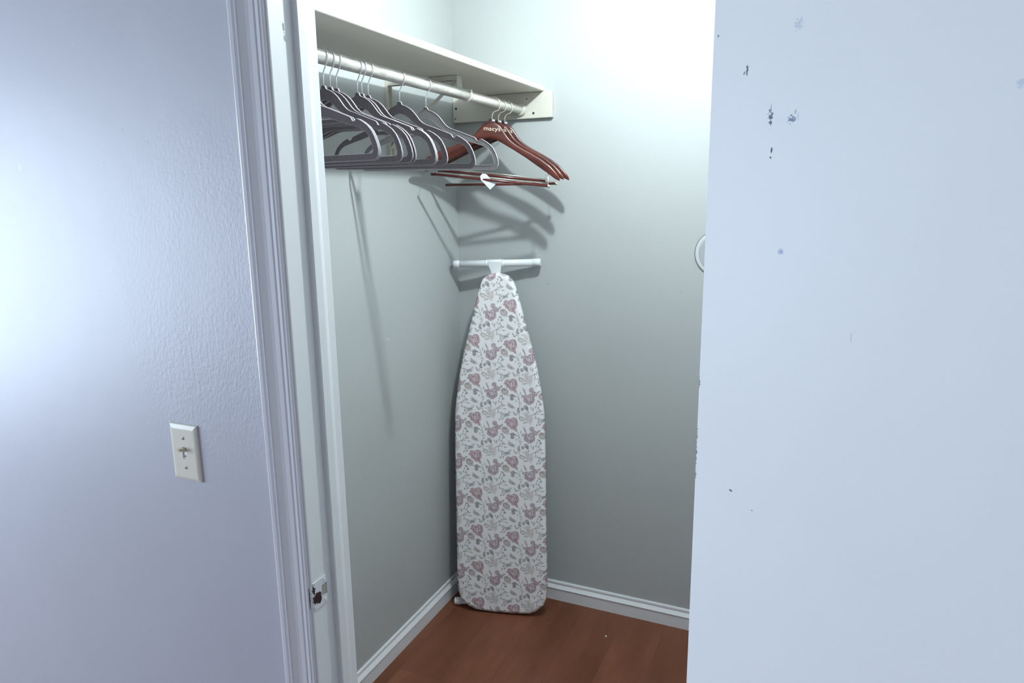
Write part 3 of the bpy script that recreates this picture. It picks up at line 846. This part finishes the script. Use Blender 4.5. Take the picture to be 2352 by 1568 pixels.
def pattern(bx, az):
    """printed rose pattern of the cover: flat colour for each point of the cloth"""
    n = len(bx)
    colr = np.empty((n, 3)); colr[:] = (0.86, 0.85, 0.85)
    S = 0.000292
    A1 = np.array([485 * S, 62 * S]); A2 = np.array([0, 507 * S])     # dx right, dy down
    px = (bx + 0.092); py = -(az - 0.775)
    # lattice coordinates
    u = np.floor(px / A1[0]); px0 = px - u * A1[0]; py0 = py - u * A1[1]
    v = np.floor(py0 / A2[1]); py0 = py0 - v * A2[1]
    X0, Y0 = px0 / S, py0 / S            # in drawing units, cell 0..485, 0..507 (skewed wrap)
    rng = np.random.RandomState(3)
    # watercolour unevenness
    w = 0.5 + 0.5 * np.sin(bx * 310 + 2.1 * np.sin(az * 190)) * np.sin(az * 270 + 1.7 * np.sin(bx * 230))
    ROSE = (0.40, 0.262, 0.285); MAUVE = (0.375, 0.272, 0.305); BROWN = (0.36, 0.29, 0.272); LEAF = (0.225, 0.215, 0.22); BEIGE = (0.55, 0.49, 0.465); GREEN = (0.27, 0.275, 0.265); INK = (0.15, 0.15, 0.16); PAPER = (0.86, 0.85, 0.85)
    sh = []
    def E(x, y, rx, ry, rot, c, al=0.9, soft=6.0): sh.append(('e', x, y, rx, ry, math.radians(rot), c, al, soft))
    def Sx(pts, wd, c, al=0.9): sh.append(('s', smooth_pts(pts, 2, False), wd, c, al))
    def rose(x, y, c, k=1.0, lobes=((-38, -18, 48, 40, 30), (30, -32, 52, 44, -20), (38, 14, 44, 52, 10), (2, 46, 46, 42, 0), (-42, 22, 40, 36, -30))):
        for (dx, dy, rx, ry, ro) in lobes: E(x + dx * k, y + dy * k, rx * k, ry * k, ro, c, 0.85, 5)
        E(x + 4 * k, y - 4 * k, 26 * k, 22 * k, 0, tuple(q * 0.86 for q in c), 0.7, 12)
        Sx([(x - 8 * k, y - 10 * k), (x + 4 * k, y - 20 * k), (x + 14 * k, y - 6 * k), (x + 6 * k, y + 14 * k), (x - 6 * k, y + 4 * k)], 4.2, PAPER, 0.95)
        Sx([(x - 34 * k, y - 20 * k), (x - 22 * k, y + 4 * k), (x - 6 * k, y + 26 * k), (x + 16 * k, y + 26 * k)], 3.6, PAPER, 0.85)
        Sx([(x + 30 * k, y - 46 * k), (x + 42 * k, y - 12 * k), (x + 26 * k, y + 22 * k)], 4.0, PAPER, 0.85)
        Sx([(x - 30 * k, y - 44 * k), (x - 2 * k, y - 50 * k), (x + 18 * k, y - 38 * k)], 2.6, PAPER, 0.5)
    rose(0, 0, ROSE, 1.0, ((-38, -22, 50, 38, 35), (24, -30, 54, 44, -20), (44, 8, 40, 54, 8), (10, 44, 46, 40, 30), (-30, 14, 40, 30, -30), (48, 78, 20, 34, -35), (-76, -6, 24, 12, 20)))
    rose(230, 182, MAUVE, 0.92)
    E(172, 84, 10, 46, -24, MAUVE, 0.9, 4); E(262, 70, 32, 34, 20, MAUVE, 0.85, 5); E(304, 116, 42, 28, 35, MAUVE, 0.85, 5); E(352, 96, 26, 14, -40, LEAF, 0.7, 5)
    # brown bud with its sepals
    for (x, y) in ((-84, 92),):
        E(x, y, 50, 42, 25, BROWN, 0.85, 6); E(x + 6, y + 34, 54, 22, 15, BEIGE, 0.8, 8); E(x - 20, y - 22, 26, 20, -20, BROWN, 0.6, 6)
        Sx([(x - 26, y - 14), (x - 8, y + 10), (x + 22, y + 16)], 3.2, PAPER, 0.8); Sx([(x + 28, y - 26), (x + 20, y + 6)], 3.2, PAPER, 0.7)
        Sx([(x + 2, y + 22), (x + 30, y + 18)], 3.5, INK, 0.6)
    # heart leaf pairs
    E(6, 146, 28, 22, -25, LEAF, 0.85, 4); E(8, 184, 26, 26, 10, LEAF, 0.85, 4); E(38, 150, 22, 12, 20, LEAF, 0.8, 4)
    Sx([(40, 152), (82, 164), (96, 190), (86, 204)], 3.6, LEAF, 0.85)
    E(142, 320, 22, 24, 0, LEAF, 0.75, 4); E(190, 296, 36, 26, 50, LEAF, 0.75, 4); E(204, 318, 16, 28, -20, LEAF, 0.7, 4)
    # soft brush buds
    E(-12, 282, 42, 22, 20, BROWN, 0.75, 10); E(-30, 252, 22, 12, 45, LEAF, 0.5, 8); E(14, 300, 34, 16, 10, GREEN, 0.55, 10)
    # outlined leaf and pale flower
    E(136, 452, 40, 24, 20, BEIGE, 0.55, 6); Sx([(98, 440), (112, 418), (148, 424), (176, 454), (210, 464)], 4.2, LEAF, 0.85); Sx([(98, 440), (116, 466), (156, 472)], 3.0, LEAF, 0.7)
    E(196, 402, 26, 46, -15, BEIGE, 0.75, 12); E(236, 440, 44, 52, 15, BEIGE, 0.6, 26); E(178, 494, 34, 14, -10, BROWN, 0.6, 8); E(246, 480, 20, 40, 5, BEIGE, 0.5, 18)
    # feather sprig
    for k in range(6):
        E(-92 + k * 15, -92 - k * 11, 6, 20 - k, -52 + k * 6, GREEN, 0.8, 4); E(-96 + k * 12, -118 + k * 3, 18, 5, -30 + k * 8, GREEN, 0.7, 4)
    Sx([(-128, -36), (-104, -70), (-78, -100), (-30, -128)], 3.4, LEAF, 0.8)
    for k in range(9):
        E(-136 + (k % 3) * 12, -130 + (k // 3) * 22, 5, 5, 0, INK, 0.7, 2)
    # twig of small V leaves
    Sx([(254, 404), (300, 372), (344, 350), (366, 330)], 3.2, INK, 0.75); Sx([(300, 372), (312, 412), (306, 440)], 4.0, INK, 0.75); Sx([(300, 374), (350, 376)], 4.2, LEAF, 0.75); Sx([(330, 356), (326, 336)], 3.6, INK, 0.7)
    E(366, 326, 14, 8, -30, INK, 0.8, 3); E(392, 340, 12, 6, 10, LEAF, 0.8, 3); E(280, 316, 9, 26, 12, LEAF, 0.75, 4); E(254, 302, 6, 20, -10, LEAF, 0.7, 3); E(316, 286, 6, 20, 25, INK, 0.75, 3); E(338, 300, 5, 14, 10, INK, 0.7, 3)
    # stem with drops down the cell
    Sx([(60, 86), (96, 150), (112, 220), (104, 300), (98, 372), (108, 432)], 3.0, LEAF, 0.75)
    for (x, y, rx, ry, ro) in ((120, 116, 6, 22, 15), (142, 150, 10, 24, 8), (96, 236, 5, 12, 40), (126, 240, 6, 10, 0), (118, 268, 4, 10, 30), (86, 330, 14, 34, 10), (98, 356, 20, 8, 0), (76, 380, 18, 6, 20),
                               (60, 214, 5, 16, -20), (-120, 200, 5, 18, 30), (-96, 188, 6, 12, 10), (-132, 236, 6, 14, 0), (-110, 284, 5, 26, 50), (-88, 320, 22, 6, 5), (150, 380, 7, 9, 0), (220, 360, 7, 12, 20),
                               (34, 372, 8, 26, -35), (52, 396, 20, 7, 10), (356, 216, 24, 10, 30), (374, 250, 10, 18, -20), (330, 246, 6, 16, 10), (330, 14, 8, 20, 30), (352, -24, 6, 16, 10), (366, 6, 14, 6, 0)):
        E(x, y, rx, ry, ro, INK if ry < 18 else LEAF, 0.78, 3)
    E(346, 440, 34, 14, 20, MAUVE, 0.45, 14); E(-60, 410, 30, 18, -10, BROWN, 0.4, 16)
    for du in (-1, 0, 1):
        for dv in (-2, -1, 0, 1, 2):
            ox = du * 485; oy = du * 62 + dv * 507
            for s_ in sh:
                if s_[0] == 'e':
                    _, x, y, rx, ry, ro, c, al, soft = s_
                    x += ox; y += oy; R = max(rx, ry) + soft
                    if x + R < 0 or x - R > 485 or y + R < 0 or y - R > 507: continue
                    sel = np.nonzero((np.abs(X0 - x) < R) & (np.abs(Y0 - y) < R))[0]
                    if not len(sel): continue
                    dx, dy = X0[sel] - x, Y0[sel] - y
                    cc, sn = math.cos(ro), math.sin(ro)
                    a_ = (dx * cc + dy * sn) / rx; b_ = (-dx * sn + dy * cc) / ry
                    d = (np.sqrt(a_ * a_ + b_ * b_) - 1) * min(rx, ry)
                    t = np.clip(0.5 - d / soft, 0, 1) * al * (0.78 + 0.3 * w[sel])
                else:
                    _, pts, wd, c, al = s_
                    xs = [p[0] + ox for p in pts]; ys = [p[1] + oy for p in pts]
                    if max(xs) + 8 < 0 or min(xs) - 8 > 485 or max(ys) + 8 < 0 or min(ys) - 8 > 507: continue
                    sel = np.nonzero((X0 > min(xs) - 8) & (X0 < max(xs) + 8) & (Y0 > min(ys) - 8) & (Y0 < max(ys) + 8))[0]
                    if not len(sel): continue
                    d = np.full(len(sel), 1e9)
                    for k in range(len(pts) - 1):
                        ax_, ay_ = xs[k], ys[k]; ex, ey = xs[k + 1] - ax_, ys[k + 1] - ay_
                        tt = np.clip(((X0[sel] - ax_) * ex + (Y0[sel] - ay_) * ey) / (ex * ex + ey * ey), 0, 1)
                        d = np.minimum(d, np.hypot(X0[sel] - ax_ - tt * ex, Y0[sel] - ay_ - tt * ey))
                    t = np.clip((wd - d) / 3.0 + 0.5, 0, 1) * al
                t = np.clip(t, 0, 1)[:, None]
                colr[sel] = colr[sel] * (1 - t) + np.array(c) * t
    return colr

def make_cover():
    za = np.array([p[0] for p in wt]); wa = np.array([p[1] for p in wt])
    # rows: dense at both ends
    rows = np.concatenate([-0.006 + 0.05 * np.linspace(0, 1, 44) ** 1.8, np.linspace(0.046, 1.271, 1040), 1.2725 + (1.320 - 1.2725) * (1 - (1 - np.linspace(0, 1, 44)) ** 1.8)])
    nr, nc = len(rows), 290
    u = np.linspace(-1, 1, nc); u = np.sign(u) * (1 - (1 - np.abs(u)) ** 1.25)
    W = np.interp(rows, za, wa); W = np.maximum(W, 0.0006)
    # smooth the outline a little
    BX = W[:, None] * u[None, :]; AZ = np.repeat(rows[:, None], nc, 1)
    # distance to the outline
    zz = np.linspace(-0.006, 1.320, 500); ww = np.interp(zz, za, wa)
    ol = np.stack([np.concatenate([ww, -ww]), np.concatenate([zz, zz])], 1)
    fx, fz = BX.ravel(), AZ.ravel()
    d = np.full(len(fx), 1e9)
    for k in range(len(ol) - 1):
        if k == 499: continue
        a_, b_ = ol[k], ol[k + 1]
        m_ = np.nonzero(np.abs(fz - a_[1]) < 0.03)[0]
        e = b_ - a_; t = np.clip(((fx[m_] - a_[0]) * e[0] + (fz[m_] - a_[1]) * e[1]) / max(e @ e, 1e-12), 0, 1)
        d[m_] = np.minimum(d[m_], np.hypot(fx[m_] - a_[0] - t * e[0], fz[m_] - a_[1] - t * e[1]))
    R = 0.016
    q = np.clip(d / R, 0, 1)
    h = 0.013 * np.sqrt(np.clip(1 - (1 - q) ** 2, 0, 1))
    # smooth the rolled edge; slight puckers near the rim of the cloth
    rip = 0.0002 * np.sin(fz * 95 + np.sin(fz * 37) * 2) * np.clip(1 - d / 0.035, 0, 1) * q
    rip += 0.0022 * np.exp(-((fz - 0.05) / 0.05) ** 2) * np.sin(fx * 55 + 1.3) * q
    h = h + rip
    v = np.stack([fx, h, fz], 1)
    col_ = pattern(fx, fz)
    # rim: same outline pushed back
    idx = np.arange(nr * nc).reshape(nr, nc)
    ring = list(idx[0, :]) + list(idx[1:, -1]) + list(idx[-1, -2::-1]) + list(idx[-2:0:-1, 0])
    back = v[ring].copy(); back[:, 1] = -0.010
    back2 = v[ring].copy(); back2[:, 1] = -0.019
    back2[:, 0] *= 0.975; back2[:, 2] = (back2[:, 2] - 0.65) * 0.994 + 0.65
    n0 = nr * nc; nb = len(ring)
    allv = np.concatenate([v, back, back2]); allc = np.concatenate([col_, col_[ring], col_[ring]])
    quads = np.stack([idx[:-1, :-1].ravel(), idx[:-1, 1:].ravel(), idx[1:, 1:].ravel(), idx[1:, :-1].ravel()], 1).tolist()
    for k in range(nb):
        k2 = (k + 1) % nb
        quads.append([ring[k2], ring[k], n0 + k, n0 + k2])
        quads.append([n0 + k2, n0 + k, n0 + nb + k, n0 + nb + k2])
    quads.append([n0 + nb + k for k in range(nb - 1, -1, -1)])
    me = bpy.data.meshes.new('cover')
    me.from_pydata(allv.tolist(), [], quads)
    me.polygons.foreach_set('use_smooth', [True] * len(me.polygons))
    at = me.color_attributes.new('print', 'FLOAT_COLOR', 'POINT')
    at.data.foreach_set('color', np.concatenate([allc, np.ones((len(allc), 1))], 1).ravel().astype(np.float32))
    mt, nt, b = new_mat('rose_print_cotton')
    an = nt.nodes.new('ShaderNodeAttribute'); an.attribute_name = 'print'
    nt.links.new(an.outputs['Color'], b.inputs['Base Color'])
    setb(b, Roughness=0.85); b.inputs['Specular IOR Level'].default_value = 0.15
    tcv = objcoord(nt)
    bump(nt, b, noise(nt, tcv, 900, 2), 0.25, 0.0006)
    me.materials.append(mt)
    o = bpy.data.objects.new('cover', me); COL.objects.link(o); o.parent = ib
    o['label'] = 'white cotton cover printed with pink roses and grey leaves'
make_cover()

# steel deck behind the cover
dk = [(w_ * 0.93, 0.012 + z_ * 0.98) for z_, w_ in wt if w_ > 0.02]
prism('deck', [(x, z) for x, z in dk] + [(-x, z) for x, z in reversed(dk)], 'y', -0.026, -0.0195, M['white_metal'], ib)
# folded legs behind the deck
inv = mw.inverted()
def wl_(p): return tuple(inv @ Vector(p))
TL, TR = Vector((0.022, -0.083, 1.352)), Vector((0.350, -0.0275, 1.3625))
tm = (TL + TR) / 2
tube('foot_bar', [wl_(TL), wl_(TR)], 0.0130, M['white_metal'], ib, 20)
ax_ = (TR - TL).normalized()
c1 = tube('end_cap', [wl_(TL - ax_ * 0.0045), wl_(TL - ax_ * 0.003), wl_(TL + ax_ * 0.0)], [0.0125, 0.0142, 0.0142], M['end_shadow'], ib, 20)  # no real cap: dark ring painting the shadow at the bar's left end
tube('end_cap', [wl_(TL - ax_ * 0.001), wl_(TL + ax_ * 0.018), wl_(TL + ax_ * 0.024)], [0.0146, 0.0146, 0.0134], M['white_plastic'], ib, 20)
tube('end_cap', [wl_(TR - ax_ * 0.024), wl_(TR - ax_ * 0.023), wl_(TR + ax_ * 0.002), wl_(TR + ax_ * 0.004)], [0.0134, 0.0142, 0.0142, 0.0128], M['white_plastic'], ib, 20)
# tee sleeve in the middle of the foot bar with a tapered tongue reaching down behind the nose
for (s0, s1, rr) in ((-0.030, 0.022, 0.0150), (-0.0385, -0.0295, 0.0143), (0.0215, 0.0310, 0.0143)):
    tube('sleeve', [wl_(tm + ax_ * s0), wl_(tm + ax_ * (s0 + 0.0006)), wl_(tm + ax_ * (s1 - 0.0006)), wl_(tm + ax_ * s1)], [rr - 0.0006, rr, rr, rr - 0.0006], M['white_plastic'], ib, 20)
bm = bmesh.new()
tl = inv @ tm
tc0 = -0.006
prof = [(-0.026, 0.006), (0.022, 0.006), (0.0225, -0.010), (0.0185, -0.030), (0.0155, -0.080), (-0.0140, -0.080), (-0.0165, -0.030), (-0.0250, -0.010)]
fr, bk = [], []
for (x, z) in prof:
    fr.append(bm.verts.new((tl.x + x + tc0 * 0, tl.y + 0.0172 + z * 0.15, tl.z + z)))
    bk.append(bm.verts.new((tl.x + x + tc0 * 0, tl.y - 0.0040 + z * 0.15, tl.z + z)))
bm.faces.new(fr); bm.faces.new(bk)
for k in range(len(prof)):
    k2 = (k + 1) % len(prof)
    bm.faces.new((fr[k], fr[k2], bk[k2], bk[k]))
bm_obj('tee_tongue', bm, M['white_plastic'], ib)
tube('leg', [(tl.x, tl.y - 0.004, tl.z - 0.004), (tl.x, -0.043, tl.z - 0.07), (0.0, -0.040, 0.30)], 0.0105, M['white_metal'], ib, 14)
# lower foot with white cap sticking out at the left of the board's square end
FY = math.radians(20)
F0 = Vector((0.050, -0.196, 0.0150)); F1 = F0 + Vector((math.cos(FY), math.sin(FY), 0)) * 0.27
fx_ = (F1 - F0).normalized()
tube('rear_foot_bar', [wl_(F0), wl_(F1)], 0.0128, M['white_metal'], ib, 20)
tube('end_cap', [wl_(F0 - fx_ * 0.006), wl_(F0 - fx_ * 0.004), wl_(F0 + fx_ * 0.020), wl_(F0 + fx_ * 0.021)], [0.0134, 0.0146, 0.0146, 0.0132], M['white_plastic'], ib, 20)
tube('end_cap', [wl_(F1 - fx_ * 0.020), wl_(F1 + fx_ * 0.006)], 0.0144, M['white_plastic'], ib, 20)
for s in (0.10, 0.20):
    P_ = F0 + fx_ * s; q = inv @ P_
    tube('leg', [tuple(q), (q.x, q.y - 0.002, q.z + 0.06), (q.x * 0.6, -0.052, 0.95)], 0.0085, M['white_metal'], ib, 12)

# ------------------------------------------------------------------ light switch
sw = empty('light_switch', (0.1925, YC, 1.118))
tag(sw, 'ivory toggle light switch plate on the glossy wall left of the doorway', 'light switch')
def wall_plate():
    bm = bmesh.new()
    W2, H2, D = 0.0355, 0.0575, 0.0065
    lv = []
    for (k, d) in ((0.0, 0.0), (0.0, 0.0024), (0.0012, 0.0042), (0.0050, 0.0060), (0.0085, D)):
        r_ = 0.002
        row = []
        for (sx, sz) in ((-1, -1), (1, -1), (1, 1), (-1, 1)):
            row.append(bm.verts.new((sx * (W2 - k), -d, sz * (H2 - k * 1.1))))
        lv.append(row)
    for A, B in zip(lv[:-1], lv[1:]):
        for k in range(4): bm.faces.new((A[k], A[(k + 1) % 4], B[(k + 1) % 4], B[k]))
    # front face with toggle slot
    sx, sz0, sz1 = 0.0052, -0.0118, 0.0118
    hole = [bm.verts.new((x, -D, z)) for x, z in ((-sx, sz0), (sx, sz0), (sx, sz1), (-sx, sz1))]
    F = lv[-1]
    for k in range(4): bm.faces.new((F[k], F[(k + 1) % 4], hole[(k + 1) % 4], hole[k]))
    deep = [bm.verts.new((v.co.x, -0.0030, v.co.z)) for v in hole]
    for k in range(4): bm.faces.new((hole[k], hole[(k + 1) % 4], deep[(k + 1) % 4], deep[k]))
    return bm_obj('wall_plate', bm, M['ivory'], sw)
wall_plate()
box('toggle_well', (-0.0050, -0.0042, -0.0116), (0.0050, -0.0030, 0.0116), M['white_plastic'], sw)
box('off_mark', (-0.0022, -0.0044, -0.0088), (0.0016, -0.0042, -0.0062), M['hole'], sw)
bm = bmesh.new()
rows = [(-0.0042, 0.0046, 0.0030, 0.0108), (-0.0120, 0.0042, 0.0046, 0.0118), (-0.0185, 0.0037, 0.0066, 0.0124), (-0.0200, 0.0028, 0.0076, 0.0118)]
prev = None
for (y, hx, z0, z1) in rows:
    cur = [bm.verts.new((-hx, y, z0)), bm.verts.new((hx, y, z0)), bm.verts.new((hx, y, z1)), bm.verts.new((-hx, y, z1))]
    if prev:
        for k in range(4): bm.faces.new((prev[k], prev[(k + 1) % 4], cur[(k + 1) % 4], cur[k]))
    else: bm.faces.new(cur)
    prev = cur
bm.faces.new(prev)
tgl = bm_obj('toggle', bm, M['ivory_dark'], sw)
for z in (0.0302, -0.0302):
    s_ = lathe_y('screw', [(0.0, -0.0062), (0.0034, -0.0062), (0.0034, -0.0068), (0.0028, -0.0076), (0.0012, -0.0079), (0.0001, -0.0079)], M['screw'], sw, 16, (0, 0, z))
    b_ = box('slot', (-0.0026, -0.00805, -0.0004), (0.0026, -0.0077, 0.0004), M['hole'], s_)
    b_.location = (0, 0, z); b_.rotation_euler = (0, math.radians(55), 0)

# ------------------------------------------------------------------ round cover disc on the back wall
dc = empty('wall_disc', (0.980, 0, 1.406))
tag(dc, 'round white cover disc with a dark rim on the back wall behind the door edge', 'wall disc')
lathe_y('rim', [(0.0772, -0.0003), (0.0772, -0.0024), (0.0762, -0.0030), (0.0752, -0.0024), (0.0752, -0.0003)], M['disc_rim'], dc, 72)
lathe_y('face', [(0.0750, -0.0003), (0.0748, -0.0036), (0.0735, -0.0046), (0.0640, -0.0056), (0.0630, -0.0050), (0.0001, -0.0050)], M['disc'], dc, 72)
lathe_y('core', [(0.0628, -0.0049), (0.0628, -0.0052), (0.0600, -0.0056), (0.0001, -0.0056)], M['disc_core'], dc, 72)

# ------------------------------------------------------------------ paint flake on the floor
bm = bmesh.new()
n = 9
rowsv = []
for k in range(n):
    a = math.radians(-70 + 200 * k / (n - 1))
    r0, r1 = 0.0022, 0.0062 * (1 - 0.25 * abs(k - 4) / 4)
    z = 0.0008 + 0.0020 * math.sin(PI * k / (n - 1))
    rowsv.append([bm.verts.new((r0 * math.cos(a), r0 * math.sin(a), z)), bm.verts.new((r1 * math.cos(a), r1 * math.sin(a), 0.0004 + z * 0.5)),
                  bm.verts.new((r1 * math.cos(a), r1 * math.sin(a), z * 0.5)), bm.verts.new((r0 * math.cos(a), r0 * math.sin(a), z - 0.0006))])
for A, B in zip(rowsv[:-1], rowsv[1:]):
    for k in range(4): bm.faces.new((A[k], A[(k + 1) % 4], B[(k + 1) % 4], B[k]))
bm.faces.new(rowsv[0]); bm.faces.new(rowsv[-1])
fl = bm_obj('paint_flake', bm, M['paint_flake'], None, False, (0.661, -0.169, 0.0))
tag(fl, 'tiny curled white paint flake lying on the brown floor', 'paint flake')
